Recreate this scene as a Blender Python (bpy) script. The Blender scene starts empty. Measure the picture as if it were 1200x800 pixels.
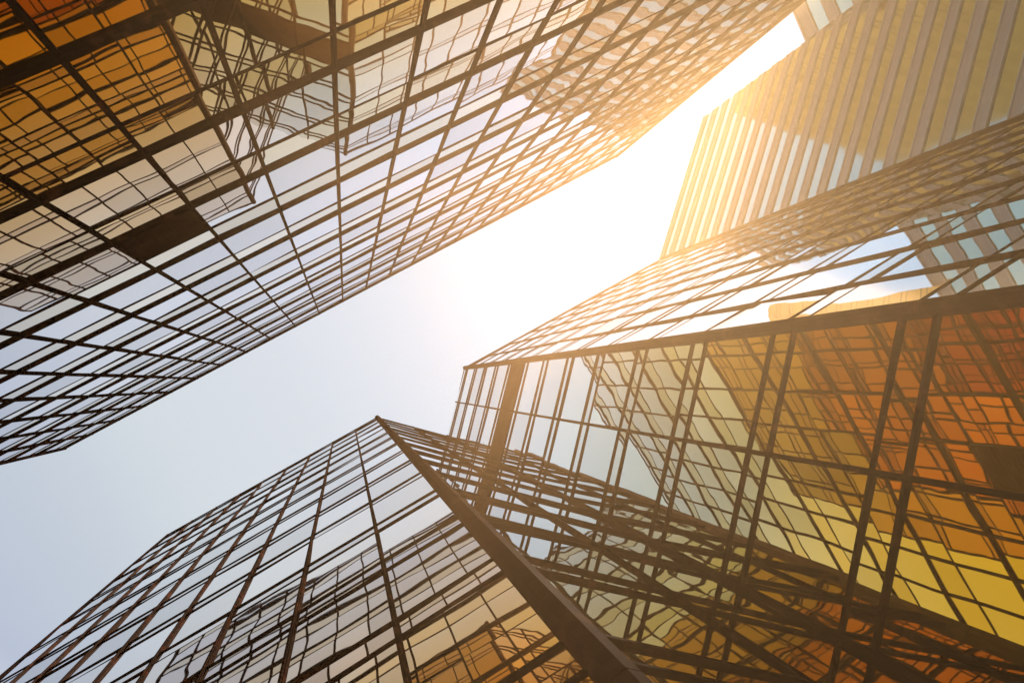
import bpy, math, random
from mathutils import Vector, Matrix
random.seed(7)
S = bpy.context.scene
COL = S.collection

# ------------------------------------------------------------------ camera
F = 870.0                                   # focal length in pixels of a 1200 px wide frame
def ray(px, py): return Vector(((px - 600) / F, -(py - 400) / F, -1.0))
UP = ray(405, 449).normalized()             # the zenith, where every upright line meets
EX = (Vector((1, 0, 0)) - UP.x * UP).normalized()
EY = UP.cross(EX)
EYE = 1.6
def plan(px, py, h):                        # plan position of a point seen at (px,py) h metres above the eye
    r = ray(px, py); k = r.dot(UP)
    return Vector((r.dot(EX) / k * h, r.dot(EY) / k * h))
def project(p):
    q = Vector(p) - Vector((0, 0, EYE))
    d = q.x * EX + q.y * EY + q.z * UP
    if d.z > -0.02: return None
    return (600 + F * d.x / -d.z, 400 - F * d.y / -d.z)
cam_d = bpy.data.cameras.new('camera')
cam = bpy.data.objects.new('camera', cam_d); COL.objects.link(cam)
cam_d.sensor_width = 36; cam_d.lens = F / 1200 * 36; cam_d.clip_end = 6000; cam_d.clip_start = 0.05
cam.matrix_world = Matrix.Translation((0, 0, EYE)) @ Matrix((EX, EY, UP)).to_4x4()
S.camera = cam

# ------------------------------------------------------------------ sun and sky
sp = plan(768, 212, 1.0)
SUN = Vector((sp.x, sp.y, 1.0)).normalized()
ld = bpy.data.lights.new('sun', 'SUN'); ld.energy = 5.0; ld.angle = math.radians(0.6); ld.color = (1.0, .86, .70)
lo = bpy.data.objects.new('sun', ld); COL.objects.link(lo)
lo.rotation_euler = (-SUN).to_track_quat('-Z', 'Y').to_euler(); lo.location = SUN * 300
W = bpy.data.worlds.new('World'); S.world = W; W.use_nodes = True
nt = W.node_tree; N = nt.nodes; L = nt.links; N.clear()
out = N.new('ShaderNodeOutputWorld'); bg = N.new('ShaderNodeBackground'); bg.inputs[1].default_value = 0.09
sky = N.new('ShaderNodeTexSky'); sky.sky_type = 'NISHITA'; sky.sun_disc = False
sky.sun_elevation = math.asin(SUN.z); sky.sun_rotation = math.atan2(SUN.x, SUN.y)
sky.air_density = 1.3; sky.dust_density = 4.0; sky.ozone_density = 1.0
L.new(sky.outputs[0], bg.inputs[0])
tc = N.new('ShaderNodeTexCoord')
dot = N.new('ShaderNodeVectorMath'); dot.operation = 'DOT_PRODUCT'; dot.inputs[1].default_value = SUN
nrm = N.new('ShaderNodeVectorMath'); nrm.operation = 'NORMALIZE'
L.new(tc.outputs['Generated'], nrm.inputs[0]); L.new(nrm.outputs[0], dot.inputs[0])
mr = N.new('ShaderNodeMapRange'); mr.inputs['From Min'].default_value = 0.0; mr.inputs['From Max'].default_value = 1.0
L.new(dot.outputs['Value'], mr.inputs[0])
cl = N.new('ShaderNodeTexNoise'); cl.inputs['Scale'].default_value = 1.4; cl.inputs['Detail'].default_value = 5; cl.inputs['Roughness'].default_value = .5
L.new(nrm.outputs[0], cl.inputs['Vector'])
ad = N.new('ShaderNodeMath'); ad.operation = 'MULTIPLY_ADD'; ad.inputs[1].default_value = .16; ad.inputs[2].default_value = -.08
L.new(cl.outputs[0], ad.inputs[0])
ad2 = N.new('ShaderNodeMath'); ad2.operation = 'ADD'; ad2.use_clamp = True
L.new(mr.outputs[0], ad2.inputs[0]); L.new(ad.outputs[0], ad2.inputs[1])
rp = N.new('ShaderNodeValToRGB'); e = rp.color_ramp.elements
e[0].position = 0.0; e[0].color = (.85, .78, .80, 1)
e[1].position = 1.0; e[1].color = (1, 1.02, 1.15, 1)
for p, c in ((.28, (1.05, .98, .98, 1)), (.46, (1.0, .95, .98, 1)), (.57, (.56, .63, .77, 1)), (.65, (.64, .71, .80, 1)), (.74, (.77, .83, .88, 1)), (.84, (.82, .86, .93, 1)), (.93, (.90, .93, 1.02, 1))):
    q = e.new(p); q.color = c
L.new(ad2.outputs[0], rp.inputs[0])
bg2 = N.new('ShaderNodeBackground'); bg2.inputs[1].default_value = 0.90
L.new(rp.outputs[0], bg2.inputs[0])
ms = N.new('ShaderNodeMixShader'); ms.inputs[0].default_value = .94
L.new(bg.outputs[0], ms.inputs[1]); L.new(bg2.outputs[0], ms.inputs[2]); L.new(ms.outputs[0], out.inputs[0])

# ------------------------------------------------------------------ materials
def mat(name):
    m = bpy.data.materials.new(name); m.use_nodes = True
    m.node_tree.nodes.clear()
    o = m.node_tree.nodes.new('ShaderNodeOutputMaterial')
    return m, m.node_tree.nodes, m.node_tree.links, o
def ramp(N, stops):
    r = N.new('ShaderNodeValToRGB'); e = r.color_ramp.elements
    e[0].position, e[0].color = stops[0][0], (*stops[0][1], 1)
    e[1].position, e[1].color = stops[-1][0], (*stops[-1][1], 1)
    for p, c in stops[1:-1]:
        q = e.new(p); q.color = (*c, 1)
    return r
def mirror_glass(name, face, graze, power=(.4, .85), wave=.0055, wscale=.55, dust=.04, vary=.20, rough=.012):
    """coated reflective glazing: coloured where looked at squarely, near white at a glance, each pane slightly bowed"""
    m, N, L, o = mat(name)
    tc = N.new('ShaderNodeTexCoord'); oi = N.new('ShaderNodeObjectInfo')
    off = N.new('ShaderNodeVectorMath'); off.operation = 'MULTIPLY_ADD'
    off.inputs[1].default_value = (1, 1, 1)
    rnd = N.new('ShaderNodeMath'); rnd.operation = 'MULTIPLY'; rnd.inputs[1].default_value = 90
    L.new(oi.outputs['Random'], rnd.inputs[0])
    L.new(tc.outputs['Object'], off.inputs[0]); L.new(rnd.outputs[0], off.inputs[2])
    n1 = N.new('ShaderNodeTexNoise'); n1.inputs['Scale'].default_value = wscale; n1.inputs['Detail'].default_value = 1.2; n1.inputs['Roughness'].default_value = .35
    L.new(off.outputs[0], n1.inputs['Vector'])
    bp = N.new('ShaderNodeBump'); bp.inputs['Strength'].default_value = 1; bp.inputs['Distance'].default_value = wave
    L.new(n1.outputs[0], bp.inputs['Height'])
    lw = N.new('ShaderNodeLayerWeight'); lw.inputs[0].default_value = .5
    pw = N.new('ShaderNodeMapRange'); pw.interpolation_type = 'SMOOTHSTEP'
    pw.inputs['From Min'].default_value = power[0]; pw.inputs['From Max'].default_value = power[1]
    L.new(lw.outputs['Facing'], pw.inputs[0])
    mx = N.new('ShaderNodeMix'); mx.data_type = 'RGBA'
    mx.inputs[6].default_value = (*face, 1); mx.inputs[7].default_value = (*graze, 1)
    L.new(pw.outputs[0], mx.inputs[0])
    vr = N.new('ShaderNodeMapRange'); vr.inputs['To Min'].default_value = 1 - vary; vr.inputs['To Max'].default_value = 1
    L.new(oi.outputs['Random'], vr.inputs[0])
    ml = N.new('ShaderNodeVectorMath'); ml.operation = 'SCALE'
    L.new(mx.outputs[2], ml.inputs[0]); L.new(vr.outputs[0], ml.inputs['Scale'])
    g = N.new('ShaderNodeBsdfGlossy'); g.inputs['Roughness'].default_value = rough
    L.new(ml.outputs[0], g.inputs[0]); L.new(bp.outputs[0], g.inputs['Normal'])
    d = N.new('ShaderNodeBsdfDiffuse')
    n2 = N.new('ShaderNodeTexNoise'); n2.inputs['Scale'].default_value = 2.3; n2.inputs['Detail'].default_value = 8; n2.inputs['Roughness'].default_value = .7
    L.new(off.outputs[0], n2.inputs['Vector'])
    r = ramp(N, [(.3, tuple(.4 * x for x in face)), (.7, tuple(.8 * x for x in face))]); L.new(n2.outputs[0], r.inputs[0]); L.new(r.outputs[0], d.inputs[0])
    dm = N.new('ShaderNodeMapRange'); dm.inputs['From Min'].default_value = .35; dm.inputs['From Max'].default_value = .75
    dm.inputs['To Min'].default_value = dust * .3; dm.inputs['To Max'].default_value = dust * 1.6
    L.new(n2.outputs[0], dm.inputs[0])
    mix = N.new('ShaderNodeMixShader'); L.new(dm.outputs[0], mix.inputs[0]); L.new(g.outputs[0], mix.inputs[1]); L.new(d.outputs[0], mix.inputs[2])
    L.new(mix.outputs[0], o.inputs[0])
    return m
def metal_paint(name, c0, c1, c2, scale=1.4, rough=.58):
    m, N, L, o = mat(name)
    ge = N.new('ShaderNodeNewGeometry')
    n1 = N.new('ShaderNodeTexNoise'); n1.inputs['Scale'].default_value = scale; n1.inputs['Detail'].default_value = 9; n1.inputs['Roughness'].default_value = .68
    L.new(ge.outputs['Position'], n1.inputs['Vector'])
    r = ramp(N, [(.34, c0), (.52, c1), (.66, c2)]); L.new(n1.outputs[0], r.inputs[0])
    n2 = N.new('ShaderNodeTexNoise'); n2.inputs['Scale'].default_value = 26; n2.inputs['Detail'].default_value = 6
    L.new(ge.outputs['Position'], n2.inputs['Vector'])
    bp = N.new('ShaderNodeBump'); bp.inputs['Strength'].default_value = .35; bp.inputs['Distance'].default_value = .006
    L.new(n2.outputs[0], bp.inputs['Height'])
    mr = N.new('ShaderNodeMapRange'); mr.inputs['To Min'].default_value = rough - .2; mr.inputs['To Max'].default_value = rough + .1
    L.new(n2.outputs[0], mr.inputs[0])
    d = N.new('ShaderNodeBsdfDiffuse'); g = N.new('ShaderNodeBsdfGlossy'); g.inputs[0].default_value = (.55, .36, .28, 1)
    L.new(mr.outputs[0], g.inputs['Roughness']); L.new(r.outputs[0], d.inputs[0])
    L.new(bp.outputs[0], d.inputs['Normal']); L.new(bp.outputs[0], g.inputs['Normal'])
    mx = N.new('ShaderNodeMixShader'); mx.inputs[0].default_value = .015
    L.new(d.outputs[0], mx.inputs[1]); L.new(g.outputs[0], mx.inputs[2]); L.new(mx.outputs[0], o.inputs[0])
    return m
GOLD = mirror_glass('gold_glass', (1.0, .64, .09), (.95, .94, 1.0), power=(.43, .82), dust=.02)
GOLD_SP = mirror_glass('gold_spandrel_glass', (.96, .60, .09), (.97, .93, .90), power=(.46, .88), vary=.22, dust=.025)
BRONZE = metal_paint('bronze_frame', (.004, .002, .0015), (.013, .0045, .003), (.12, .030, .011))
BROWN = metal_paint('brown_post', (.020, .011, .009), (.034, .017, .013), (.09, .034, .019), scale=1.0)
LOUVRE = metal_paint('louvre_panel', (.050, .022, .014), (.085, .036, .022), (.12, .055, .03), scale=.8, rough=.5)
CORE = metal_paint('dark_core', (.02, .014, .010), (.03, .02, .014), (.04, .026, .018))
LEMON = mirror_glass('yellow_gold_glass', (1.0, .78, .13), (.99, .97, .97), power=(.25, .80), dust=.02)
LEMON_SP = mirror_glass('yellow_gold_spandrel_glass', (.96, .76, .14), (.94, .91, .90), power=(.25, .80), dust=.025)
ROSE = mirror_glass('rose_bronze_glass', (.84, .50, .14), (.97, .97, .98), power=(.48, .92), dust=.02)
ROSE_SP = mirror_glass('rose_bronze_spandrel_glass', (.70, .40, .16), (.92, .91, .91), power=(.48, .92), dust=.025)
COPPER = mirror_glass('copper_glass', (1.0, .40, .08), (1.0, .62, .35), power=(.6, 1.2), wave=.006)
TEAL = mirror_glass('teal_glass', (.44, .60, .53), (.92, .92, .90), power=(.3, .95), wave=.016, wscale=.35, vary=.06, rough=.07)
def stone_bands():
    m, N, L, o = mat('tan_stone')
    tc = N.new('ShaderNodeTexCoord'); mp = N.new('ShaderNodeMapping')
    L.new(tc.outputs['Object'], mp.inputs[0])
    br = N.new('ShaderNodeTexBrick'); br.inputs['Scale'].default_value = 1; br.inputs['Brick Width'].default_value = 1.2; br.inputs['Row Height'].default_value = .55
    br.inputs['Mortar Size'].default_value = .02; br.inputs['Color1'].default_value = (.44, .31, .25, 1); br.inputs['Color2'].default_value = (.38, .265, .215, 1); br.inputs['Mortar'].default_value = (.22, .15, .12, 1)
    sx = N.new('ShaderNodeSeparateXYZ'); cx = N.new('ShaderNodeCombineXYZ')
    L.new(mp.outputs[0], sx.inputs[0]); L.new(sx.outputs[0], cx.inputs[0]); L.new(sx.outputs[2], cx.inputs[1]); L.new(cx.outputs[0], br.inputs['Vector'])
    b = N.new('ShaderNodeBsdfPrincipled'); b.inputs['Roughness'].default_value = .55
    L.new(br.outputs[0], b.inputs['Base Color']); L.new(b.outputs[0], o.inputs[0])
    return m
STONE = stone_bands()
EDGE = metal_paint('pale_edging', (.55, .50, .46), (.62, .57, .52), (.66, .60, .54))

# ------------------------------------------------------------------ mesh helpers
class MB:
    def __init__(s): s.v = []; s.f = []
    def hexa(s, P):                        # eight corners: bottom ring of four, top ring of four
        b = len(s.v); s.v += [tuple(p) for p in P]
        for q in ((3, 2, 1, 0), (4, 5, 6, 7), (0, 1, 5, 4), (1, 2, 6, 5), (2, 3, 7, 6), (3, 0, 4, 7)): s.f.append(tuple(b + i for i in q))
    def box(s, x0, x1, y0, y1, z0, z1):
        s.hexa([(x0, y0, z0), (x1, y0, z0), (x1, y1, z0), (x0, y1, z0), (x0, y0, z1), (x1, y0, z1), (x1, y1, z1), (x0, y1, z1)])
    def prism(s, ring, z0, z1):
        b = len(s.v); n = len(ring)
        s.v += [(p[0], p[1], z0) for p in ring] + [(p[0], p[1], z1) for p in ring]
        s.f.append(tuple(b + i for i in reversed(range(n)))); s.f.append(tuple(b + n + i for i in range(n)))
        for i in range(n): j = (i + 1) % n; s.f.append((b + i, b + j, b + n + j, b + n + i))
    def quad(s, *P):
        b = len(s.v); s.v += [tuple(p) for p in P]; s.f.append(tuple(range(b, b + len(P))))
    def mesh(s, name, m, bevel=0):
        me = bpy.data.meshes.new(name); me.from_pydata(s.v, [], s.f); me.validate(); me.update()
        import bmesh
        bm = bmesh.new(); bm.from_mesh(me)
        bmesh.ops.recalc_face_normals(bm, faces=bm.faces) if s.closed() else None
        if bevel: bmesh.ops.bevel(bm, geom=list(bm.edges), offset=bevel, segments=1, affect='EDGES', profile=.5)
        bm.to_mesh(me); bm.free()
        me.materials.append(m); return me
    def closed(s): return len(s.f) > 0 and len(s.f) * 4 >= len(s.v) * 3
def link(name, me, parent=None, mw=None):
    o = bpy.data.objects.new(name, me); COL.objects.link(o)
    if parent is not None: o.parent = parent
    if mw is not None: o.matrix_local = mw
    return o
def thing(name, label, cat, group=None):
    o = bpy.data.objects.new(name, None); COL.objects.link(o)
    o['label'] = label; o['category'] = cat
    if group: o['group'] = group
    return o

# A face frame: x runs along the wall, y points out of the building, z is up; its origin is on the eye level
def face_matrix(p, q, inside):
    t = (q - p).normalized(); n = Vector((t.y, -t.x))
    if (inside - p).dot(n) > 0: n = -n
    return Matrix(((t.x, n.x, 0, p.x), (t.y, n.y, 0, p.y), (0, 0, 1, EYE), (0, 0, 0, 1)))
def poly_area(pts):
    return abs(sum(pts[i][0] * pts[(i + 1) % len(pts)][1] - pts[(i + 1) % len(pts)][0] * pts[i][1] for i in range(len(pts)))) / 2
def seen_area(mw, x0, x1, z0, z1):
    P = [project(mw @ Vector(c)) for c in ((x0, 0, z0), (x1, 0, z0), (x1, 0, z1), (x0, 0, z1))]
    if any(p is None for p in P): return 0
    v = mw.inverted() @ Vector((0, 0, EYE))
    if v.y < 0: return 0
    cx = sum(p[0] for p in P) / 4; cy = sum(p[1] for p in P) / 4
    if all(p[0] < 0 for p in P) or all(p[0] > 1200 for p in P) or all(p[1] < 0 for p in P) or all(p[1] > 800 for p in P): return 0
    P = [(min(max(p[0], 0), 1200), min(max(p[1], 0), 800)) for p in P]
    return poly_area(P)

mesh_cache = {}
def cached(key, fn):
    if key not in mesh_cache: mesh_cache[key] = fn()
    return mesh_cache[key]
def pane_mesh(w, h, m):
    def mk():
        b = MB(); b.quad((-w / 2, 0, -h / 2), (w / 2, 0, -h / 2), (w / 2, 0, h / 2), (-w / 2, 0, h / 2))
        me = bpy.data.meshes.new('pane'); me.from_pydata(b.v, [], b.f); me.materials.append(m); return me
    return cached(('pane', round(w, 3), round(h, 3), m.name), mk)

BASE = -EYE
def curtain_tower(root, faces, H, cap=100, tilt=.0055, glass=None, spandrel=None):
    glass = glass or GOLD; spandrel = spandrel or GOLD_SP
    """faces: dicts with mw, length, bays, levels (list of (low transom z, high transom z)), sizes and special cells"""
    wins = []; spans = []
    for fc in faces:
        mw = fc['mw']; Ln = fc['L']; n = fc['bays']; bw = Ln / n
        lo_d, lo_h = fc['lo']; hi_d, hi_h = fc['hi']; mw_w, mw_d = fc['mull']
        edge = fc.get('edge', .06)
        zs = [BASE] + [z for lv in fc['levels'] for z in lv] + [H]
        # upright mullions
        for i in range(0, n + 1):
            if i in (0, n) and not fc.get('ends', False): continue
            def mk():
                b = MB(); b.box(-mw_w / 2, mw_w / 2, -.04, mw_d, BASE, H - .06)
                b.box(-mw_w * .28, mw_w * .28, mw_d, mw_d + .035, BASE, H - .06)
                return b.mesh('mullion', fc.get('mat', BRONZE))
            me = cached(('mull', mw_w, mw_d, H), mk)
            link('mullion', me, root, mw @ Matrix.Translation((i * bw, 0, 0)))
        # transoms: a slim one under the spandrel, a deeper one over it
        for (za, zb) in fc['levels']:
            for z, d, hh, nm in ((za, lo_d, lo_h, 'transom'), (zb, hi_d, hi_h, 'transom')):
                def mk():
                    b = MB(); b.box(edge, Ln - edge, -.04, d, -hh / 2, hh / 2)
                    if d > .15:
                        b.box(edge, Ln - edge, -.03, d * .55, hh / 2, hh / 2 + .10)
                        b.box(edge, Ln - edge, -.03, d * .45, -hh / 2 - .05, -hh / 2)
                    return b.mesh('transom', fc.get('mat', BRONZE))
                link(nm, cached(('tr', Ln, d, hh, edge), mk), root, mw @ Matrix.Translation((0, 0, z)))
        # glass cells
        for i in range(n):
            for k in range(len(zs) - 1):
                z0, z1 = zs[k], zs[k + 1]
                sp_cell = (k % 2 == 1)
                kind = fc.get('special', lambda *a: None)(i, z0, z1)
                a = seen_area(mw, i * bw, (i + 1) * bw, z0, z1)
                rec = (a, mw, i * bw, (i + 1) * bw, z0, z1)
                if kind == 'louvre':
                    def mk():
                        w = bw - mw_w; h = z1 - z0 - .1; b = MB(); b.box(-w / 2, w / 2, -.02, .015, -h / 2, h / 2)
                        nn = int(h / .13)
                        for j in range(nn):
                            zz = -h / 2 + (j + .5) * h / nn
                            b.hexa([(-w / 2, .012, zz - .03), (w / 2, .012, zz - .03), (w / 2, .05, zz - .05), (-w / 2, .05, zz - .05),
                                    (-w / 2, .012, zz + .03), (w / 2, .012, zz + .03), (w / 2, .05, zz - .03), (-w / 2, .05, zz - .03)])
                        return b.mesh('louvre_panel', LOUVRE)
                    link('louvre_panel', cached(('lv', bw, round(z1 - z0, 2)), mk), root, mw @ Matrix.Translation(((i + .5) * bw, 0, (z0 + z1) / 2)))
                    continue
                (spans if sp_cell else wins).append(rec)
    for lst, nm, m, rest_nm in ((wins, 'window', glass, 'distant_windows'), (spans, 'spandrel_panel', spandrel, 'distant_spandrels')):
        lst.sort(key=lambda r: -r[0])
        j = 0
        for j, (a, mw, x0, x1, z0, z1) in enumerate(lst):
            if j >= cap or a < 3: break
            T = mw @ Matrix.Translation(((x0 + x1) / 2, 0, (z0 + z1) / 2)) @ Matrix.Rotation(random.gauss(0, tilt), 4, 'X') @ Matrix.Rotation(random.gauss(0, tilt), 4, 'Z')
            link(nm, pane_mesh(x1 - x0, z1 - z0, m), root, T)
        rest = lst[j:]
        b = MB()
        for (a, mw, x0, x1, z0, z1) in rest:
            t1, t2 = random.gauss(0, tilt) * (x1 - x0) / 2, random.gauss(0, tilt) * (z1 - z0) / 2
            b.quad(mw @ Vector((x0, -t1 - t2, z0)), mw @ Vector((x1, t1 - t2, z0)), mw @ Vector((x1, t1 + t2, z1)), mw @ Vector((x0, -t1 + t2, z1)))
        if rest:
            me = bpy.data.meshes.new(rest_nm); me.from_pydata(b.v, [], b.f); me.materials.append(m)
            o = link(rest_nm, me, root); o['kind'] = 'stuff'

def inset(ring, d):
    n = len(ring); c = sum(ring, Vector((0, 0))) / n
    area = sum(ring[i].x * ring[(i + 1) % n].y - ring[(i + 1) % n].x * ring[i].y for i in range(n))
    sgn = 1 if area > 0 else -1; res = []
    for i in range(n):
        a, b, e = ring[i - 1], ring[i], ring[(i + 1) % n]
        t1 = (b - a).normalized(); t2 = (e - b).normalized()
        n1 = Vector((-t1.y, t1.x)) * sgn; n2 = Vector((-t2.y, t2.x)) * sgn
        k = 1 + n1.dot(n2); res.append(b + (n1 + n2) * d / max(k, .3))
    return res
def shell(root, ring, H, d=.10):
    b = MB(); b.prism(inset(ring, d), 0, H + EYE - .15); link('wall', b.mesh('wall', CORE), root)
    b = MB(); b.prism(inset(ring, -.05), H + EYE - .14, H + EYE + .02); b.prism(inset(ring, .4), H + EYE + .021, H + EYE + .10)
    link('parapet', b.mesh('parapet', BRONZE), root)
def post(root, p, t1, t2, H, r, m=BROWN, seams=True):
    """boxed corner post with chamfered faces and a joint at every storey"""
    n = 4; z = 0
    step = 8.1; k = 0; b = None
    while z < H + EYE - .02:
        z1 = min(z + step, H + EYE - .02)
        b = MB()
        ring = [Vector((math.cos(a), math.sin(a))) * r for a in [t1 + i * math.pi / 4 for i in range(8)]]
        b.prism([p + q for q in ring], z, z1 - .03)
        b.prism([p + q * .93 for q in ring], z1 - .031, z1)
        link('corner_post', b.mesh('corner_post', m), root); z = z1

# ------------------------------------------------------------------ plan of the mirrored towers
HA = 65.2; HB = 61.5
A0, A1 = plan(77, 525, HA), plan(722, 184, HA)
B0, B1 = plan(197, 626, HB), plan(442, 489, HB)
BI = plan(524, 511, HB); C1 = plan(544.5, 431, HB); C2 = plan(775, 303.5, HB)
tB = (B1 - B0).normalized(); awayB = Vector((-tB.y, tB.x)); awayB = awayB if awayB.dot(B0) > 0 else -awayB
tA = (A1 - A0).normalized(); awayA = Vector((-tA.y, tA.x)); awayA = awayA if awayA.dot(A0) > 0 else -awayA

# tower A, upper left
A = thing('glass_tower', 'gold mirror glass tower at the upper left, deep floor beams and one dark louvred panel', 'tower')
A2, A3 = A1 + awayA * 24, A0 + awayA * 24
ringA = [A0, A1, A2, A3]; cA = sum(ringA, Vector((0, 0))) / 4
lvA = [(14.9 + 4.75 * k, 16.6 + 4.75 * k) for k in range(-3, 11)]
bayA = (A1 - A0).length / 24
def spA(i, z0, z1): return 'louvre' if i == 8 and abs(z0 - 21.35) < .1 else None
spec = dict(lo=(.03, .07), hi=(.08, .20), mull=(.10, .05))
facesA = [dict(mw=face_matrix(A0, A1, cA), L=(A1 - A0).length, bays=24, levels=lvA, special=spA, **spec),
          dict(mw=face_matrix(A1, A2, cA), L=24, bays=11, levels=lvA, **spec),
          dict(mw=face_matrix(A0, A3, cA), L=24, bays=11, levels=lvA, **spec)]
curtain_tower(A, facesA, HA)
shell(A, ringA, HA)
for p in ringA: post(A, p, 0.2, 0, HA, .12, BRONZE)

# tower B, lower left, with its chamfered flank
B = thing('glass_tower', 'mirror glass tower at the lower left with a thick brown corner post', 'tower')
B3 = BI + awayB * 20; B4 = B0 + awayB * 26
ringB = [B0, B1, BI, B3, B4]; cB = sum(ringB, Vector((0, 0))) / 5
lvB = [(7.22 + 4.0 * k, 8.03 + 4.0 * k) for k in range(-1, 14)]
specB = dict(lo=(.028, .065), hi=(.032, .065), mull=(.085, .045))
specBr = dict(lo=(.05, .085), hi=(.055, .085), mull=(.08, .05))
facesB = [dict(mw=face_matrix(B0, B1, cB), L=(B1 - B0).length, bays=9, levels=lvB, **specB),
          dict(mw=face_matrix(B1, BI, cB), L=(BI - B1).length, bays=2, levels=lvB, **specBr),
          dict(mw=face_matrix(B0, B4, cB), L=26, bays=13, levels=lvB, **specB)]
curtain_tower(B, facesB, HB, glass=ROSE, spandrel=ROSE_SP)
shell(B, ringB, HB)
post(B, B1, math.atan2(tB.y, tB.x) + .39, 0, HB, .20, BROWN)
post(B, B0, 0.2, 0, HB, .08, BRONZE); post(B, BI, .3, 0, HB, .14, BROWN)

# tower C, right, joined to B at the inner corner
C = thing('glass_tower', 'gold mirror glass tower on the right, one dark louvred storey near its top', 'tower')
C3 = C2 + awayB * 28; C4 = BI + awayB * 20.5 + tB * .15
ringC = [BI + tB * .12 + awayB * .1, C1, C2, C3, C4]; cC = sum(ringC, Vector((0, 0))) / 5
lvC = [(18.7 + 4.08 * k, 19.52 + 4.08 * k) for k in range(-5, 11)]
def spC(i, z0, z1): return 'louvre' if abs(z0 - (19.52 + 4.08 * 5)) < .1 else None
specC = dict(lo=(.05, .09), hi=(.05, .09), mull=(.10, .07))
facesC = [dict(mw=face_matrix(BI, C1, cC), L=(C1 - BI).length, bays=2, levels=lvC, special=spC, **specC),
          dict(mw=face_matrix(C1, C2, cC), L=(C2 - C1).length, bays=10, levels=lvC, lo=(.02, .06), hi=(.02, .06), mull=(.07, .03)),
          dict(mw=face_matrix(C2, C3, cC), L=28, bays=14, levels=lvC, **specC)]
curtain_tower(C, facesC, HB, glass=LEMON, spandrel=LEMON_SP)
shell(C, ringC, HB)
post(C, C1, math.atan2(tB.y, tB.x) + .1, 0, HB, .17, BROWN)
post(C, C2, 0.2, 0, HB, .14, BRONZE)

# ------------------------------------------------------------------ banded tower behind, with its lower wing
HD = 131.0
def banded(root, P, ring_faces, H, pitch, first, band_h, stone=STONE, glass=TEAL):
    for (p, q) in ring_faces:
        c = sum(P, Vector((0, 0))) / len(P)
        mw = face_matrix(p, q, c); Ln = (q - p).length
        k = 0; z = H
        prev = H
        zs = []
        z = first
        while z > BASE + 1: zs.append(z); z -= pitch
        top = H
        for z in zs:                                   # glass from the band's top to the storey above
            g0, g1 = z + band_h / 2, top
            def mkg():
                b = MB(); hh = g1 - g0; nn = max(1, int(Ln / 3.0)); w = Ln / nn
                for i in range(nn):
                    t1 = random.gauss(0, .004)
                    b.quad((i * w, -t1, -hh / 2), ((i + 1) * w, t1, -hh / 2), ((i + 1) * w, t1, hh / 2), (i * w, -t1, hh / 2))
                me = bpy.data.meshes.new('window_band'); me.from_pydata(b.v, [], b.f); me.materials.append(glass); return me
            if g1 - g0 > .1: link('window_band', mkg(), root, mw @ Matrix.Translation((0, 0, (g0 + g1) / 2)))
            def mks():
                b = MB(); b.box(0, Ln, -.05, .12, -band_h / 2, band_h / 2)
                return b.mesh('stone_band', stone)
            def mke():
                b = MB(); b.box(0, Ln, -.04, .22, -band_h / 2 - .05, -band_h / 2 + .07); b.box(0, Ln, -.04, .22, band_h / 2 - .07, band_h / 2 + .05)
                return b.mesh('band_edging', EDGE)
            link('band_edging', cached(('be', Ln, band_h), mke), root, mw @ Matrix.Translation((0, 0, z)))
            link('stone_band', cached(('sb', Ln, band_h), mks), root, mw @ Matrix.Translation((0, 0, z)))
            top = z - band_h / 2
D1 = plan(826, 137, HD); D0 = plan(774, 305, HD)
tD = (D0 - D1).normalized(); D0 = D1 + tD * 46
awayD = Vector((-tD.y, tD.x)); awayD = awayD if awayD.dot(D1) > 0 else -awayD
D = thing('banded_tower', 'tall office tower with tan stone bands and blue-green windows behind the right glass tower', 'tower')
D2, D3 = D1 + awayD * 34, D0 + awayD * 34
ringD = [D0, D1, D2, D3]
banded(D, ringD, [(D1, D0), (D1, D2), (D0, D3)], HD, 4.03, HD * .6581 + 4.03 * 11, 1.55)
b = MB(); b.prism(inset(ringD, .12), 0, HD + EYE - .1); link('wall', b.mesh('wall', CORE), D)
b = MB(); b.prism(inset(ringD, -.15), HD + EYE - .099, HD + EYE + .5); link('parapet', b.mesh('parapet', STONE), D)
# lower wing that leaves the corner at an angle
hE = 0
E0 = D1.copy()
rE = plan(947, 52, 1.0); HE = D1.length / rE.length
dE = (plan(925, 0, HE) - plan(947, 52, HE)).normalized()
E = thing('banded_tower', 'lower banded office block seen at the top edge beside the tall banded tower', 'tower')
E0 = D1 - tD * .3
E1 = E0 + dE * 40; awayE = Vector((-dE.y, dE.x)); awayE = awayE if awayE.dot(E0) > 0 else -awayE
E2 = E1 + awayE * 24; E3 = E0 + awayE * 24 
ringE = [E0, E1, E2, E3]
banded(E, ringE, [(E0, E1)], HE, 5.2, HE - 1.6, 2.2)
b = MB(); b.prism(inset(ringE, .12), 0, HE + EYE - .1); link('wall', b.mesh('wall', CORE), E)
b = MB(); b.prism(inset(ringE, -.15), HE + EYE - .099, HE + EYE + .3); link('parapet', b.mesh('parapet', STONE), E)

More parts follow.
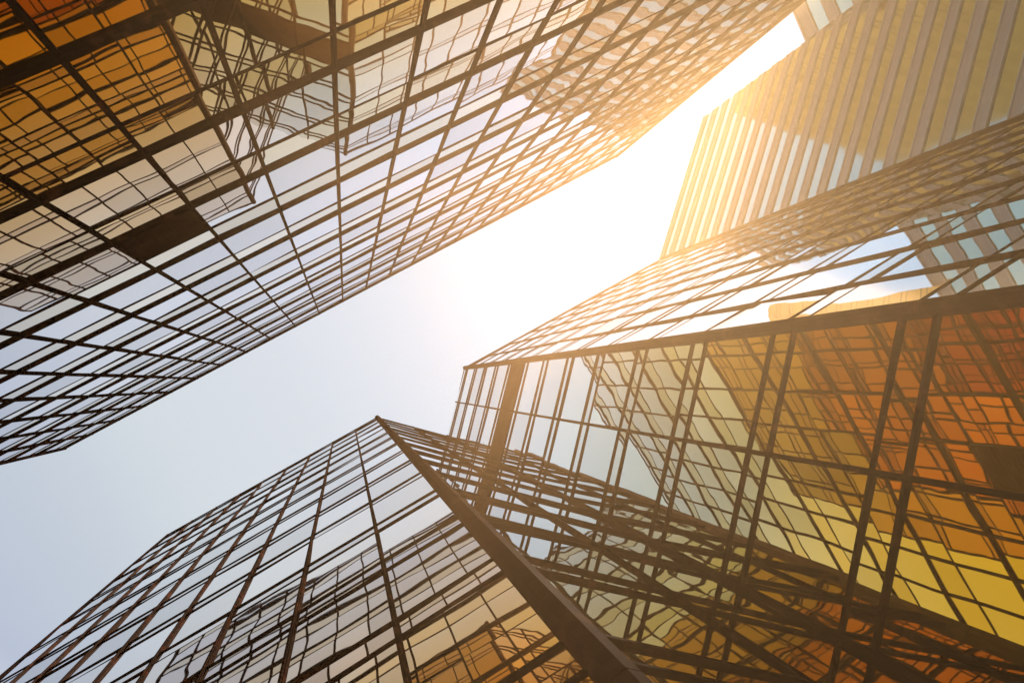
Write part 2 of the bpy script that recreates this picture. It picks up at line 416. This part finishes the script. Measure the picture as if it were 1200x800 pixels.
# ------------------------------------------------------------------ tall gold tower hidden behind A: seen only mirrored in the banded tower
HG = 140.0
nD = -awayD
def mirD(v): return v - 2 * (v - D1).dot(nD) * nD
G0 = mirD(plan(860, 132, HG)); Gq = mirD(plan(1040, 195, HG)); tG = (Gq - G0).normalized()
aG = Vector((-tG.y, tG.x)); aG = aG if aG.y < 0 else -aG
GT = thing('gold_tower', 'tall gold glass tower seen only as a reflection in the banded tower', 'tower')
G0 = Vector(G0); Gq = G0 + tG * 38
ringG = [G0, Gq, Gq + aG * 24, G0 + aG * 24]; cG = sum(ringG, Vector((0, 0))) / 4
lvG = [(6 + 4.2 * k, 7.2 + 4.2 * k) for k in range(32)]
curtain_tower(GT, [dict(mw=face_matrix(G0, Gq, cG), L=38, bays=16, levels=lvG, lo=(.05, .12), hi=(.06, .12), mull=(.12, .08)),
                   dict(mw=face_matrix(G0, G0 + aG * 24, cG), L=24, bays=10, levels=lvG, lo=(.05, .12), hi=(.06, .12), mull=(.12, .08))], HG, cap=0, glass=COPPER, spandrel=COPPER)
shell(GT, ringG, HG)

# ------------------------------------------------------------------ ground
def ground(name, ring, z, m):
    b = MB(); me = bpy.data.meshes.new(name); me.from_pydata([(p[0], p[1], z) for p in ring], [], [tuple(range(len(ring)))]); me.materials.append(m)
    o = link(name, me); o['kind'] = 'structure'; return o
def simple(name, c0, c1, sc, rough):
    m, N, L, o = mat(name); ge = N.new('ShaderNodeNewGeometry')
    n1 = N.new('ShaderNodeTexNoise'); n1.inputs['Scale'].default_value = sc; n1.inputs['Detail'].default_value = 8
    L.new(ge.outputs['Position'], n1.inputs['Vector']); r = ramp(N, [(.3, c0), (.7, c1)]); L.new(n1.outputs[0], r.inputs[0])
    b = N.new('ShaderNodeBsdfPrincipled'); b.inputs['Roughness'].default_value = rough
    L.new(r.outputs[0], b.inputs['Base Color']); L.new(b.outputs[0], o.inputs[0]); return m
ground('ground', [(-1500, -1500), (1500, -1500), (1500, 1500), (-1500, 1500)], -.004, simple('asphalt', (.04, .04, .042), (.06, .058, .056), 3, .85))
pc = tB * 1.0
def loc(s, n): return tuple(tB * s + awayB * n)
ground('pavement', [loc(-60, -6.1), loc(60, -6.1), loc(60, 3.0), loc(-60, 3.0)], 0, simple('paving', (.22, .19, .17), (.32, .28, .25), 2, .7))

# ------------------------------------------------------------------ sunlit haze between the towers
import bmesh
hz_me = bpy.data.meshes.new('haze'); bm = bmesh.new()
hd = Vector((.92, -.38, .06)).normalized(); HR = 60
bmesh.ops.create_icosphere(bm, subdivisions=5, radius=HR, matrix=Matrix.Translation(hd * (HR - .5)))
bm.to_mesh(hz_me); bm.free()
m, N_, L_, o_ = mat('haze')
vs = N_.new('ShaderNodeVolumeScatter'); vs.inputs['Color'].default_value = (1.0, .47, .20, 1); vs.inputs['Density'].default_value = .0102; vs.inputs['Anisotropy'].default_value = .58
L_.new(vs.outputs[0], o_.inputs['Volume'])
hz_me.materials.append(m)
hz = link('haze', hz_me); hz['kind'] = 'stuff'; hz['label'] = 'golden sunlit haze in the air between the towers'; hz['category'] = 'haze'

# ------------------------------------------------------------------ render settings
S.view_settings.view_transform = 'Standard'; S.view_settings.look = 'None'; S.view_settings.exposure = 0
c = S.cycles
c.max_bounces = 12; c.glossy_bounces = 9; c.diffuse_bounces = 2; c.volume_bounces = 0; c.transmission_bounces = 2
c.caustics_reflective = True; c.caustics_refractive = False
c.sample_clamp_indirect = 3.0; c.sample_clamp_direct = 6.0
c.use_denoising = True
